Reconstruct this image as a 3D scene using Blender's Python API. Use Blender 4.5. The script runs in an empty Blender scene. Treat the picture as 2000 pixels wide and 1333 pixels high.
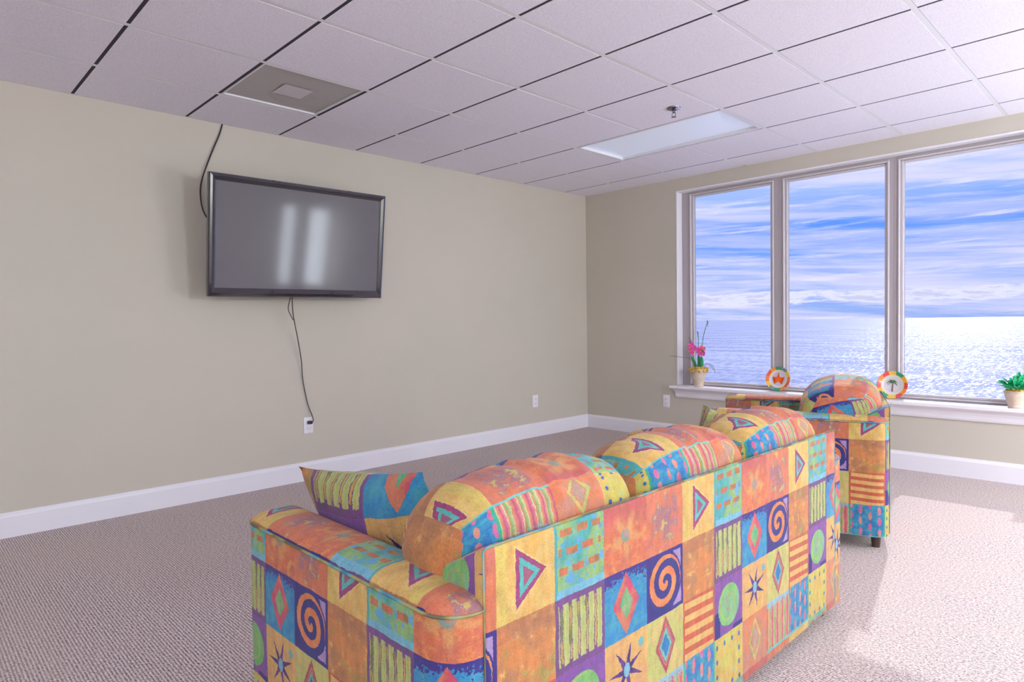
import bpy, bmesh, math, random
from mathutils import Vector, Matrix
random.seed(7)
PI = math.pi
sc = bpy.context.scene
col = sc.collection

# ------------------------------------------------------------------ camera
CAM = Vector((4.4205, -5.4257, 1.1279)); YAW, PITCH, ROLL = 0.7993, -0.0277, -0.0137
FPX = 1261.7; H = 2.470; T = 0.6096; GA = 0.5645; GB = 0.3465
fw = Vector((-math.sin(YAW)*math.cos(PITCH), math.cos(YAW)*math.cos(PITCH), math.sin(PITCH)))
rt0 = Vector((math.cos(YAW), math.sin(YAW), 0)); up0 = rt0.cross(fw)
rt = rt0*math.cos(ROLL) + up0*math.sin(ROLL); up = rt.cross(fw)
cd = bpy.data.cameras.new('camera'); cam = bpy.data.objects.new('camera', cd); col.objects.link(cam)
cd.sensor_width = 36; cd.lens = FPX*36/2000; cd.clip_end = 60000; cd.clip_start = 0.05
M = Matrix((rt, up, -fw)).transposed().to_4x4(); M.translation = CAM; cam.matrix_world = M
sc.camera = cam

# ------------------------------------------------------------------ look
vs = sc.view_settings
vs.view_transform = 'Standard'; vs.look = 'None'; vs.gamma = 1; vs.use_curve_mapping = False
vs.exposure = 0.06
try:
    sc.cycles.use_denoising = True
    sc.cycles.max_bounces = 8; sc.cycles.diffuse_bounces = 5; sc.cycles.transparent_max_bounces = 12
    sc.cycles.sample_clamp_indirect = 6
except Exception: pass

# ------------------------------------------------------------------ node helpers
def s2l(c): return c/12.92 if c <= .04045 else ((c+.055)/1.055)**2.4
def C(r, g, b): return (s2l(r/255), s2l(g/255), s2l(b/255), 1)

class NT:
    def __init__(s, tree): s.t = tree
    def n(s, kind, **kw):
        nd = s.t.nodes.new(kind)
        for k, v in kw.items(): setattr(nd, k, v)
        return nd
    def put(s, inp, v):
        if isinstance(v, X): s.t.links.new(v.s, inp)
        elif isinstance(v, bpy.types.NodeSocket): s.t.links.new(v, inp)
        else: inp.default_value = v
    def math(s, op, *a, clamp=False):
        nd = s.n('ShaderNodeMath', operation=op); nd.use_clamp = clamp
        for i, v in enumerate(a): s.put(nd.inputs[i], v)
        return X(s, nd.outputs[0])
    def mix(s, f, a, b):
        nd = s.n('ShaderNodeMix', data_type='RGBA'); s.put(nd.inputs[0], f); s.put(nd.inputs[6], a); s.put(nd.inputs[7], b)
        return X(s, nd.outputs[2])
    def noise(s, vec, scale, detail=2, rough=.5, col=False):
        nd = s.n('ShaderNodeTexNoise'); 
        if vec is not None: s.put(nd.inputs['Vector'], vec)
        nd.inputs['Scale'].default_value = scale; nd.inputs['Detail'].default_value = detail; nd.inputs['Roughness'].default_value = rough
        return X(s, nd.outputs['Color' if col else 'Fac'])
    def xyz(s, x=0, y=0, z=0):
        nd = s.n('ShaderNodeCombineXYZ'); s.put(nd.inputs[0], x); s.put(nd.inputs[1], y); s.put(nd.inputs[2], z)
        return X(s, nd.outputs[0])
    def sep(s, v):
        nd = s.n('ShaderNodeSeparateXYZ'); s.put(nd.inputs[0], v); return [X(s, o) for o in nd.outputs]
    def ramp(s, f, stops):
        nd = s.n('ShaderNodeValToRGB'); s.put(nd.inputs[0], f); e = nd.color_ramp.elements
        while len(e) < len(stops): e.new(.5)
        for el, (p, c) in zip(e, stops): el.position = p; el.color = c
        return X(s, nd.outputs[0])
    def sstep(s, x, a, b):
        nd = s.n('ShaderNodeMapRange', interpolation_type='SMOOTHSTEP'); s.put(nd.inputs[0], x); s.put(nd.inputs[1], a); s.put(nd.inputs[2], b)
        return X(s, nd.outputs[0])
class X:
    def __init__(s, nt, sock): s.nt = nt; s.s = sock
    def o(s, op, *a): return s.nt.math(op, s, *a)
    def __add__(s, b): return s.o('ADD', b)
    __radd__ = __add__
    def __mul__(s, b): return s.o('MULTIPLY', b)
    __rmul__ = __mul__
    def __sub__(s, b): return s.o('SUBTRACT', b)
    def __rsub__(s, b): return s.nt.math('SUBTRACT', b, s)
    def __truediv__(s, b): return s.o('DIVIDE', b)
    def __lt__(s, b): return s.o('LESS_THAN', b)
    def __gt__(s, b): return s.o('GREATER_THAN', b)
    def abs(s): return s.o('ABSOLUTE')
    def frac(s): return s.o('FRACT')
    def floor(s): return s.o('FLOOR')
    def min(s, b): return s.o('MINIMUM', b)
    def max(s, b): return s.o('MAXIMUM', b)

def newmat(name):
    m = bpy.data.materials.new(name); m.use_nodes = True
    nt = NT(m.node_tree); b = m.node_tree.nodes['Principled BSDF']
    return m, nt, b
def setb(nt, b, **kw):
    for k, v in kw.items():
        k = {'base': 'Base Color', 'rough': 'Roughness', 'metal': 'Metallic', 'spec': 'Specular IOR Level', 'coat': 'Coat Weight',
             'emis': 'Emission Color', 'es': 'Emission Strength', 'normal': 'Normal', 'sheen': 'Sheen Weight'}[k]
        nt.put(b.inputs[k], v)
def bump(nt, h, strength, dist=.01):
    nd = nt.n('ShaderNodeBump'); nd.inputs['Strength'].default_value = strength; nd.inputs['Distance'].default_value = dist
    nt.put(nd.inputs['Height'], h); return nd.outputs[0]
def objco(nt): return nt.n('ShaderNodeTexCoord').outputs['Object']
def simple(name, c, rough=.5, var=.06, scale=12, **kw):
    """plain paint or plastic with a little uneven tone"""
    m, nt, b = newmat(name)
    nz = nt.noise(objco(nt), scale, 3)
    d = tuple(x*(1-var) for x in c[:3])+(1,); l = tuple(min(1, x*(1+var)) for x in c[:3])+(1,)
    setb(nt, b, base=nt.mix(nz, d, l), rough=rough, **kw)
    return m

# ------------------------------------------------------------------ world: daylight sky with streaked cloud
w = bpy.data.worlds.new('sky'); sc.world = w; w.use_nodes = True
nt = NT(w.node_tree); bg = w.node_tree.nodes['Background']
d = nt.n('ShaderNodeTexCoord').outputs['Generated']
dx, dy, dz = nt.sep(d)
az = nt.math('ARCTAN2', dx, dy); el = nt.math('ARCSINE', dz)*57.2958
wv = nt.noise(nt.xyz(az*1.2, el*.06), 1.2, 2)
el2 = el + az*4.0
base = nt.ramp(nt.math('DIVIDE', el, 30.0, clamp=True), [(0, C(150, 180, 244)), (.05, C(150, 184, 250)), (.12, C(168, 192, 252)), (.17, C(128, 172, 252)), (.25, C(100, 158, 255)), (.34, C(168, 196, 255)), (.5, C(200, 214, 255)), (1, C(130, 165, 240))])
st1 = nt.noise(nt.xyz(az*1.5+wv*.8, el2*.40+wv*.8), 1.5, 7, .66)
m1 = nt.sstep(st1, .38, .60)
gap = 1-nt.sstep((el-7.0).abs(), .6, 2.2)*1.0
m1b = m1*(1-gap*.45)
c1 = nt.mix(m1b, base, C(226, 226, 255))
st2 = nt.noise(nt.xyz(az*2.6+3.1, (el-az*1.5)*.62+wv*1.0), 1.9, 7, .68)
c2 = nt.mix(nt.sstep(st2, .50, .70)*.85, c1, C(246, 242, 255))
cu = nt.noise(nt.xyz(az*8.0, el*.62, 2.0), 2.4, 8, .68)
band = (1-nt.sstep((el-1.75).abs(), .25, 1.15))
c3 = nt.mix(nt.sstep(cu*band, .36, .48), c2, C(238, 238, 255))
c4 = nt.mix(nt.sstep(cu*band, .50, .6)*.8, c3, C(206, 208, 242))
nt.t.links.new(c4.s, bg.inputs[0]); bg.inputs[1].default_value = 1.0

# ------------------------------------------------------------------ lights
LW, LB, LT = 23.0, 106.0, 3.5     # brightness of added unseen fill lamps: near window, behind the camera, ceiling fittings
SUN = Vector((.29, -1.42, -1.0)).normalized()
def light(name, kind, loc, energy, color=(1, 1, 1), **kw):
    l = bpy.data.lights.new(name, kind); l.energy = energy; l.color = color
    for k, v in kw.items(): setattr(l, k, v)
    o = bpy.data.objects.new(name, l); o.location = loc; col.objects.link(o); return o
s = light('sun', 'SUN', (0, 20, 20), 3.0, (1, .96, .96), angle=math.radians(.6))
s.rotation_euler = SUN.to_track_quat('-Z', 'Y').to_euler()

# ------------------------------------------------------------------ mesh helpers
def link(name, bm, mat, parent=None, smooth=True, angle=35):
    me = bpy.data.meshes.new(name); bmesh.ops.recalc_face_normals(bm, faces=bm.faces[:])
    bm.to_mesh(me); bm.free()
    if smooth:
        for p in me.polygons: p.use_smooth = True
        try: me.set_sharp_from_angle(angle=math.radians(angle))
        except Exception: pass
    o = bpy.data.objects.new(name, me); col.objects.link(o)
    if mat: me.materials.append(mat)
    if parent: o.parent = parent
    return o
def thing(name, label, cat, loc=(0, 0, 0), rz=0, group=None):
    o = bpy.data.objects.new(name, None); col.objects.link(o); o.empty_display_size = .1
    o.location = loc; o.rotation_euler = (0, 0, rz); tag(o, label, cat, group); return o
def tag(o, label=None, cat=None, group=None, kind=None):
    if label: o['label'] = label
    if cat: o['category'] = cat
    if group: o['group'] = group
    if kind: o['kind'] = kind
    return o
def box(bm, x0, x1, y0, y1, z0, z1, bev=0, seg=1):
    vs = [bm.verts.new((x, y, z)) for x in (x0, x1) for y in (y0, y1) for z in (z0, z1)]
    fs = [bm.faces.new([vs[i] for i in q]) for q in ((0, 1, 3, 2), (4, 6, 7, 5), (0, 4, 5, 1), (2, 3, 7, 6), (0, 2, 6, 4), (1, 5, 7, 3))]
    if bev:
        es = {e for f in fs for e in f.edges}
        bmesh.ops.bevel(bm, geom=list(es), offset=bev, segments=seg, affect='EDGES', profile=.5)
def boxo(name, x0, x1, y0, y1, z0, z1, mat, parent=None, bev=0, seg=2):
    bm = bmesh.new(); box(bm, x0, x1, y0, y1, z0, z1, bev, seg); return link(name, bm, mat, parent)
def lathe(bm, prof, n=32, c=(0, 0, 0), close=False):
    rings = []
    for r, z in prof:
        if r < 1e-6: rings.append([bm.verts.new((c[0], c[1], c[2]+z))])
        else: rings.append([bm.verts.new((c[0]+r*math.cos(2*PI*i/n), c[1]+r*math.sin(2*PI*i/n), c[2]+z)) for i in range(n)])
    for a, b in zip(rings, rings[1:]):
        for i in range(n):
            j = (i+1) % n
            if len(a) == 1 and len(b) == 1: continue
            if len(a) == 1: bm.faces.new((a[0], b[j], b[i]))
            elif len(b) == 1: bm.faces.new((a[i], a[j], b[0]))
            else: bm.faces.new((a[i], a[j], b[j], b[i]))
def tube(bm, pts, r, n=8, closed=False, cap=True):
    pts = [Vector(p) for p in pts]; N = len(pts)
    rr = r if isinstance(r, (list, tuple)) else [r]*N
    rings = []; prev = None
    for i, p in enumerate(pts):
        a = pts[(i-1) % N] if (closed or i > 0) else p; b = pts[(i+1) % N] if (closed or i < N-1) else p
        t = (b-a).normalized()
        if prev is None: ref = Vector((0, 0, 1)) if abs(t.z) < .9 else Vector((1, 0, 0)); u = t.cross(ref).normalized()
        else: u = (prev - t*prev.dot(t)).normalized()
        prev = u; v = t.cross(u)
        rings.append([bm.verts.new(p+(u*math.cos(2*PI*k/n)+v*math.sin(2*PI*k/n))*rr[i]) for k in range(n)])
    for i in range(N if closed else N-1):
        A, B = rings[i], rings[(i+1) % N]
        for k in range(n): bm.faces.new((A[k], A[(k+1) % n], B[(k+1) % n], B[k]))
    if cap and not closed: bm.faces.new(rings[0][::-1]); bm.faces.new(rings[-1])
def spline(P, m=8):
    P = [Vector(p) for p in P]; out = []
    for i in range(len(P)-1):
        a = P[max(i-1, 0)]; b = P[i]; c = P[i+1]; d_ = P[min(i+2, len(P)-1)]
        for k in range(m):
            t = k/m
            out.append(.5*((2*b)+(c-a)*t+(2*a-5*b+4*c-d_)*t*t+(3*b-a-3*c+d_)*t**3))
    out.append(P[-1]); return out

# ------------------------------------------------------------------ materials of the room
def wall_mat():
    m, nt, b = newmat('khaki wall paint')
    co = objco(nt)
    n1 = nt.noise(co, .9, 3); n2 = nt.noise(co, 350, 2)
    c = nt.mix(nt.sstep(n1, .3, .7), C(197, 190, 176), C(202, 193, 180))
    setb(nt, b, base=c, rough=.75, spec=.25, normal=bump(nt, n2, .12, .002)); return m
MWALL = wall_mat()
MTRIM = simple('white trim paint', C(236, 232, 238), .35, .015, 5)
MFRAME = simple('window frame vinyl', C(176, 167, 170), .4, .02, 6)
MLIP = simple('pale window bead', C(204, 197, 200), .35, .02, 6)
def carpet_mat():
    m, nt, b = newmat('speckled loop carpet')
    co = objco(nt)
    x, y, z = nt.sep(co)
    n0 = nt.noise(co, 95, 2, .6)
    wq = ((x*.75+y*.66)*130+n0*3.0).o('SINE')*.5+.5
    n1 = nt.noise(co, 105, 2, .6)
    n2 = nt.noise(nt.xyz(x*.75+y*.66, (y*.75-x*.66)*.55), 90, 2, .6)
    n3 = nt.noise(co, 1.6, 3)
    rib = ((y*(628/1.05)+n0*2.2).o('SINE')*.5+.5)
    n2 = nt.noise(nt.xyz(x, y*1.0), 200, 2, .6)
    f = n1*.42+n2*.42+rib*.14+.01
    c = nt.ramp(f, [(.36, C(84, 62, 61)), (.44, C(148, 128, 125)), (.51, C(190, 172, 168)), (.60, C(230, 217, 213))])
    tint = nt.mix(nt.sstep(n3, .35, .65)*.25, c, C(200, 176, 164))
    setb(nt, b, base=tint, rough=.95, spec=.1, sheen=.15, normal=bump(nt, f, .9, .006)); return m
MCARPET = carpet_mat()
def tile_mat():
    m, nt, b = newmat('mineral ceiling tile')
    co = objco(nt); n1 = nt.noise(co, 160, 3, .7); n2 = nt.noise(co, .7, 2)
    c = nt.mix(nt.sstep(n1, .35, .6), C(226, 222, 234), C(243, 239, 250))
    setb(nt, b, base=c, rough=.9, spec=.15, normal=bump(nt, n1, .25, .003)); return m
MTILE = tile_mat()
MGRID = simple('white grid metal', C(228, 226, 230), .4, .02, 4)

# ------------------------------------------------------------------ room shell
XR, YB = 6.6, -8.6
WX0, WX1, WZ0, WZ1 = 1.105, 3.87, .515, 2.352
boxo('floor', -.2, XR+.2, YB-.2, .2, -.1, 0, MCARPET)
tag(bpy.data.objects['floor'], kind='structure')
def wallbox(name, boxes, mat):
    bm = bmesh.new()
    for b_ in boxes: box(bm, *b_)
    return tag(link(name, bm, mat, smooth=False), kind='structure')
wallbox('wall_left', [(-.2, 0, YB-.2, .2, 0, H+.12)], MWALL)
wallbox('wall_back', [(0, XR, YB-.2, YB, 0, H+.12)], MWALL)
wallbox('wall_window', [(0, WX0, 0, .2, 0, H+.12), (WX1, XR, 0, .2, 0, H+.12), (WX0, WX1, 0, .2, 0, WZ0-.03), (WX0, WX1, 0, .2, WZ1, H+.12)], MWALL)
# right wall with two tall narrow windows that light the room from beyond the frame
RW = [(-3.35, -2.55), (-2.2, -1.4)]
wallbox('wall_right', [(XR, XR+.2, YB-.2, -3.35, 0, H+.12), (XR, XR+.2, -2.55, -2.2, 0, H+.12), (XR, XR+.2, -1.4, .2, 0, H+.12),
                       (XR, XR+.2, -3.35, -1.4, 2.2, H+.12), (XR, XR+.2, -3.35, -1.4, 0, .25)], MWALL)
# baseboards: flat board with a small eased cap
def baseboard(name, prof_axis, a0, a1, off, sgn):
    prof = [(0, 0), (.016, 0), (.016, .112), (.012, .122), (.007, .128), (.006, .136), (0, .136)]
    bm = bmesh.new(); R = []
    for a in (a0, a1):
        R.append([bm.verts.new((off+sgn*p, a, z) if prof_axis == 'x' else (a, off+sgn*p, z)) for p, z in prof])
    n = len(prof)
    for i in range(n): bm.faces.new((R[0][i], R[0][(i+1) % n], R[1][(i+1) % n], R[1][i]))
    bm.faces.new(R[0]); bm.faces.new(R[1][::-1])
    return tag(link(name, bm, MTRIM, smooth=False), kind='structure')
baseboard('baseboard_left', 'x', YB, 0, 0, 1)
baseboard('baseboard_window', 'y', 0, XR, 0, -1)
baseboard('baseboard_right', 'x', YB, 0, XR, -1)
baseboard('baseboard_back', 'y', 0, XR, YB, 1)

# ceiling: lay-in tiles dropped a little below the tee grid
VENT = (0, 1); LIGHTC = ((1, 5), (2, 5))     # cells (column j, row i)
xs = [0] + [GA+j*T for j in range(10)] + [XR]; xs = [x for x in xs if x <= XR]
ys = [0] + [-GB-k*T for k in range(14)] + [YB]; ys = [y for y in ys if y >= YB]
def cellidx(x, y): return (math.floor((x-GA)/T), math.floor((y+GB+7*T)/T))
G = .013; GY = .0085
bm = bmesh.new(); bx = bmesh.new()
far = {(1, 1): 0}
FILL_LIGHTS = [(5, 1), (6, 1), (5, -3), (6, -3), (1, -3), (2, -3)]
skip = {VENT, *LIGHTC, *FILL_LIGHTS}
for i in range(len(xs)-1):
    for j in range(len(ys)-1):
        x0, x1, y1, y0 = xs[i], xs[i+1], ys[j], ys[j+1]
        if cellidx((x0+x1)/2, (y0+y1)/2) in skip: continue
        gx0 = G if i else .012; gy1 = G if j else .012
        box(bm, x0+gx0, x1-G, y0+GY, y1-(GY if j else .012), H, H+.03, .0015, 1)
ceil = tag(link('ceiling', bm, MTILE, smooth=False), kind='structure')
bm = bmesh.new()
hole = lambda a, b: None
def tee(x0, x1, y0, y1, z=.001): box(bm, x0, x1, y0, y1, H+z, H+z+.004)
for x in xs[1:-1]:
    tee(x-.012, x+.012, YB, 0, .0005) if abs(x-(GA+2*T)) > .01 else (tee(x-.012, x+.012, YB, -GB-2*T), tee(x-.012, x+.012, -GB-T, 0))
# wall angle
for a in ((0, .016, YB, 0), (XR-.016, XR, YB, 0), (0, XR, -.016, 0), (0, XR, YB, YB+.016)): tee(*a)
# tees do not cross the four-foot light fittings
gr = link('tee_grid', bm, MGRID, ceil, smooth=False)
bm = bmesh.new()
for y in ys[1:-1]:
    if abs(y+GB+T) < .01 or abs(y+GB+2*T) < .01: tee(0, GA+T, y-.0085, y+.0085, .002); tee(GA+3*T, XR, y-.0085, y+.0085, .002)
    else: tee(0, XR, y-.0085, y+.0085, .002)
MGROOVESHADE = simple('painted shade of tile grooves', C(58, 52, 62), .9, .05)  # flush dark strips paint in the shade of the tile grooves
link('groove_shade_strips', bm, MGROOVESHADE, ceil, smooth=False)
boxo('ceiling_deck', -.2, XR+.2, YB-.2, .2, H+.12, H+.2, MTRIM, ceil)

# vent panel
m, nt, b = newmat('perforated grey panel')
co = objco(nt); x, y, z = nt.sep(co)
hx_ = ((x*110).frac()-.5); hy_ = ((y*110).frac()-.5)
dot = (hx_*hx_+hy_*hy_) < .07
nz = nt.noise(co, 5, 3)
setb(nt, b, base=nt.mix(dot, nt.mix(nz, C(184, 180, 178), C(196, 190, 188)), C(146, 140, 138)), rough=.6)
MVENT = m
MVENTP = simple('grey vent plate', C(212, 206, 210), .5)
vx0, vy0 = GA, -GB-6*T
vc = (vx0+T/2, vy0+T/2)
v = thing('ceiling_vent', 'square grey perforated air vent panel set in the ceiling above the television', 'air vent', (vc[0], vc[1], H))
bm = bmesh.new(); box(bm, -T/2+.012, T/2-.012, -T/2+.012, T/2-.012, .010, .02); link('panel', bm, MVENT, v)
bm = bmesh.new()
for a in ((-T/2+.012, -T/2+.022, -T/2+.012, T/2-.012), (T/2-.022, T/2-.012, -T/2+.012, T/2-.012), (-T/2+.022, T/2-.022, -T/2+.012, -T/2+.022), (-T/2+.022, T/2-.022, T/2-.022, T/2-.012)):
    box(bm, *a, .0, .012, .002)
link('frame', bm, MGRID, v)
bm = bmesh.new(); q = .085
bvs = [bm.verts.new(p) for p in ((-q, -q, .004), (q, -q, .004), (q, q, .004), (-q, q, .004), (-q*.8, -q*.8, .01), (q*.8, -q*.8, .01), (q*.8, q*.8, .01), (-q*.8, q*.8, .01))]
bm.faces.new(bvs[:4]); 
for i in range(4): bm.faces.new((bvs[i], bvs[(i+1) % 4], bvs[4+(i+1) % 4], bvs[4+i]))
bm.faces.new(bvs[4:][::-1])
link('damper_plate', bm, MVENTP, v, smooth=False)

# ceiling light fittings
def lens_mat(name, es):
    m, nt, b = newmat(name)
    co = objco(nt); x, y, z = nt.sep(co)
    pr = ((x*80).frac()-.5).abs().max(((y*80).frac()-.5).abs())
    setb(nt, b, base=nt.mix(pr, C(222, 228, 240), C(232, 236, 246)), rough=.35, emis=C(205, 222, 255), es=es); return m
def troffer(j, i, mlens, label):
    x0, y0 = GA+j*T+.012, -GB-(7-i)*T+.012; L, W = 2*T-.024, T-.024
    t = thing('ceiling_light', label, 'ceiling light', (x0+L/2, y0+W/2, H))
    bm = bmesh.new(); D = .034
    for a in ((-L/2, -L/2+.018, -W/2, W/2), (L/2-.018, L/2, -W/2, W/2), (-L/2+.018, L/2-.018, -W/2, -W/2+.018), (-L/2+.018, L/2-.018, W/2-.018, W/2)):
        box(bm, *a, 0.001, D+.02, .001)
    link('frame', bm, MGRID, t, smooth=False)
    bm = bmesh.new(); box(bm, -L/2+.018, L/2-.018, -W/2+.018, W/2-.018, D-.012, D); link('diffuser', bm, mlens, t, smooth=False)
    return t
troffer(1, 5, lens_mat('acrylic lens of faintly glowing fitting', .2), 'pale rectangular recessed ceiling light beside the sprinkler, near the window')  # the lens of this fitting gives off a faint glow
ML = lens_mat('acrylic lens of added fill fitting', LT)  # lit fittings out of view, added to fill the room with light
OFF = (('over the camera, nearer the television wall', 5, 1), ('at the back of the room on the right', 5, -3), ('at the back of the room on the left', 1, -3))
for nm, j, i in OFF: troffer(j, i, ML, 'unseen lit ceiling panel added as fill light '+nm)

# sprinkler
MCHROME = simple('chrome', C(150, 145, 160), .2, .1, 20, metal=1.0)
sp = thing('sprinkler', 'small chrome fire sprinkler hanging from the ceiling tile by the light panel', 'sprinkler', (2.2, -1.817, H))
bm = bmesh.new(); lathe(bm, [(.001, 0), (.045, 0), (.043, -.006), (.03, -.012), (.014, -.014), (.014, -.002)], 24); link('escutcheon', bm, MCHROME, sp)
bm = bmesh.new(); lathe(bm, [(.009, -.01), (.009, -.03), (.005, -.032)], 12)
for s_ in (-1, 1): tube(bm, [(s_*.009, 0, -.03), (s_*.014, 0, -.04), (s_*.009, 0, -.052), (0, 0, -.056)], .0022, 6)
link('body', bm, MCHROME, sp)
bm = bmesh.new(); lathe(bm, [(.001, -.056), (.016, -.056), (.016, -.058), (.001, -.058)], 16); link('deflector', bm, MCHROME, sp)

# ------------------------------------------------------------------ windows
m, nt, b = newmat('window glass')
tr = nt.n('ShaderNodeBsdfTransparent'); tr.inputs[0].default_value = (.96, .97, 1, 1)
gl = nt.n('ShaderNodeBsdfGlossy'); gl.inputs['Roughness'].default_value = .01
fr = nt.n('ShaderNodeFresnel'); fr.inputs[0].default_value = 1.25
mx = nt.n('ShaderNodeMixShader'); nt.t.links.new(fr.outputs[0], mx.inputs[0]); nt.t.links.new(tr.outputs[0], mx.inputs[1]); nt.t.links.new(gl.outputs[0], mx.inputs[2])
nt.t.links.new(mx.outputs[0], nt.t.nodes['Material Output'].inputs[0]); MGLASS = m
def bars(bm, x0, x1, z0, z1, wl, wr, wb, wt, y0, y1, bev=.002):
    box(bm, x0, x0+wl, y0, y1, z0, z1, bev); box(bm, x1-wr, x1, y0, y1, z0, z1, bev)
    box(bm, x0+wl, x1-wr, y0, y1, z0, z0+wb, bev); box(bm, x0+wl, x1-wr, y0, y1, z1-wt, z1, bev)
GL = [(1.235, 1.967), (2.118, 2.857), (2.988, 3.735)]
edges = [WX0, 2.042, 2.922, WX1]
for k in range(3):
    r_ = bpy.data.objects.new('window_%d' % (k+1), None); col.objects.link(r_); tag(r_, kind='structure')
    x0, x1 = edges[k], edges[k+1]; g0, g1 = GL[k]; zb, zt = .556, 2.292
    bm = bmesh.new(); bars(bm, x0, x1, WZ0, WZ1, g0-.022-x0, x1-g1-.022, zb-.018-WZ0, WZ1-zt-.018, .085, .16)
    link('window_frame', bm, MFRAME, r_, smooth=False)
    bm = bmesh.new(); bars(bm, g0-.036, g1+.036, zb-.03, zt+.03, .013, .013, .013, .013, .070, .086, .003)
    bars(bm, g0-.022, g1+.022, zb-.018, zt+.018, .022, .022, .018, .018, .092, .125, .004)
    link('glazing_bead', bm, MLIP, r_, smooth=False)
    boxo('glass', g0, g1, .104, .108, zb, zt, MGLASS, r_)
# jamb and head lining (trim_1), sill board and apron (trim_2)
bm = bmesh.new()
box(bm, WX0-.006, WX0+.008, -.004, .085, WZ0, WZ1+.006, .003); box(bm, WX1-.008, WX1+.006, -.004, .085, WZ0, WZ1+.006, .003)
box(bm, WX0+.008, WX1-.008, -.004, .085, WZ1-.008, WZ1+.006, .003)
tag(link('trim_1', bm, MTRIM, smooth=False), kind='structure')
bm = bmesh.new()
box(bm, WX0-.045, WX1+.045, -.085, .0, WZ0-.028, WZ0, .006, 2); box(bm, WX0, WX1, -.002, .16, WZ0-.03, WZ0)
prof = [(0, .402), (-.018, .402), (-.024, .415), (-.026, .44), (-.036, .462), (-.06, .478), (-.066, .488), (0, .488)]
R = []
for a, k in ((WX0-.03, 1), (WX1+.03, -1)): R.append([bm.verts.new((a+k*(.03*(1-min(1, (-p)/.066))), p, z)) for p, z in prof])
for i in range(len(prof)): j = (i+1) % len(prof); bm.faces.new((R[0][i], R[0][j], R[1][j], R[1][i]))
bm.faces.new(R[0]); bm.faces.new(R[1][::-1])
tag(link('trim_2', bm, MTRIM, smooth=False), kind='structure')
for k, (y0, y1) in enumerate(RW):
    r_ = bpy.data.objects.new('window_%d' % (k+4), None); col.objects.link(r_); tag(r_, kind='structure')
    bm = bmesh.new()
    for a in ((y0, y0+.06, .25, 2.2), (y1-.06, y1, .25, 2.2), (y0+.06, y1-.06, .25, .31), (y0+.06, y1-.06, 2.14, 2.2), (y0+.06, y1-.06, 1.1, 1.15)): box(bm, XR+.03, XR+.09, *a)
    link('window_frame', bm, MTRIM, r_, smooth=False)
    boxo('glass', XR+.055, XR+.06, y0+.06, y1-.06, .31, 2.14, MGLASS, r_)

# ------------------------------------------------------------------ the sea
m, nt, b = newmat('sea water')
co = objco(nt); x, y, z = nt.sep(co)
n1 = nt.noise(nt.xyz(x*.5, y*.5), 1.6, 5, .65); n2 = nt.noise(nt.xyz(x*.06, y*.12), 1.0, 4, .6); n3 = nt.noise(nt.xyz(x*.012, y*.05), 1.0, 3, .6)
hgt = n1*.5+n2*1.4
chop = nt.sstep(n2*.5+n1*.5, .42, .6)
bn = bump(nt, hgt, 1.0, 1.0)
wc = nt.noise(nt.xyz(x*1.5, y*.22), 1.0, 4, .6, col=True); wx, wy, wz = nt.sep(wc)
nrm = nt.n('ShaderNodeVectorMath', operation='NORMALIZE'); nt.put(nrm.inputs[0], nt.xyz((wx-.5)*1.3, (wy-.5)*1.9, 1.0))
df = nt.n('ShaderNodeBsdfDiffuse'); nt.put(df.inputs['Color'], nt.mix(nt.sstep(n3*.45+wz*.55, .40, .60), C(136, 150, 190), C(198, 204, 226))); nt.put(df.inputs['Normal'], nrm.outputs[0])
gl = nt.n('ShaderNodeBsdfGlossy'); gl.inputs['Roughness'].default_value = .24; nt.put(gl.inputs['Normal'], nrm.outputs[0])
mx = nt.n('ShaderNodeMixShader'); mx.inputs[0].default_value = .16
nt.t.links.new(df.outputs[0], mx.inputs[1]); nt.t.links.new(gl.outputs[0], mx.inputs[2]); nt.t.links.new(mx.outputs[0], nt.t.nodes['Material Output'].inputs[0])
MSEA = m
bm = bmesh.new()
vs_ = [bm.verts.new(p) for p in ((-25000, 4, -14), (25000, 4, -14), (25000, 40000, -14), (-25000, 40000, -14))]; bm.faces.new(vs_)
sea = link('sea', bm, MSEA, smooth=False); tag(sea, 'wide pale blue sea glittering under the sun outside the windows', 'sea', kind='stuff')

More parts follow.
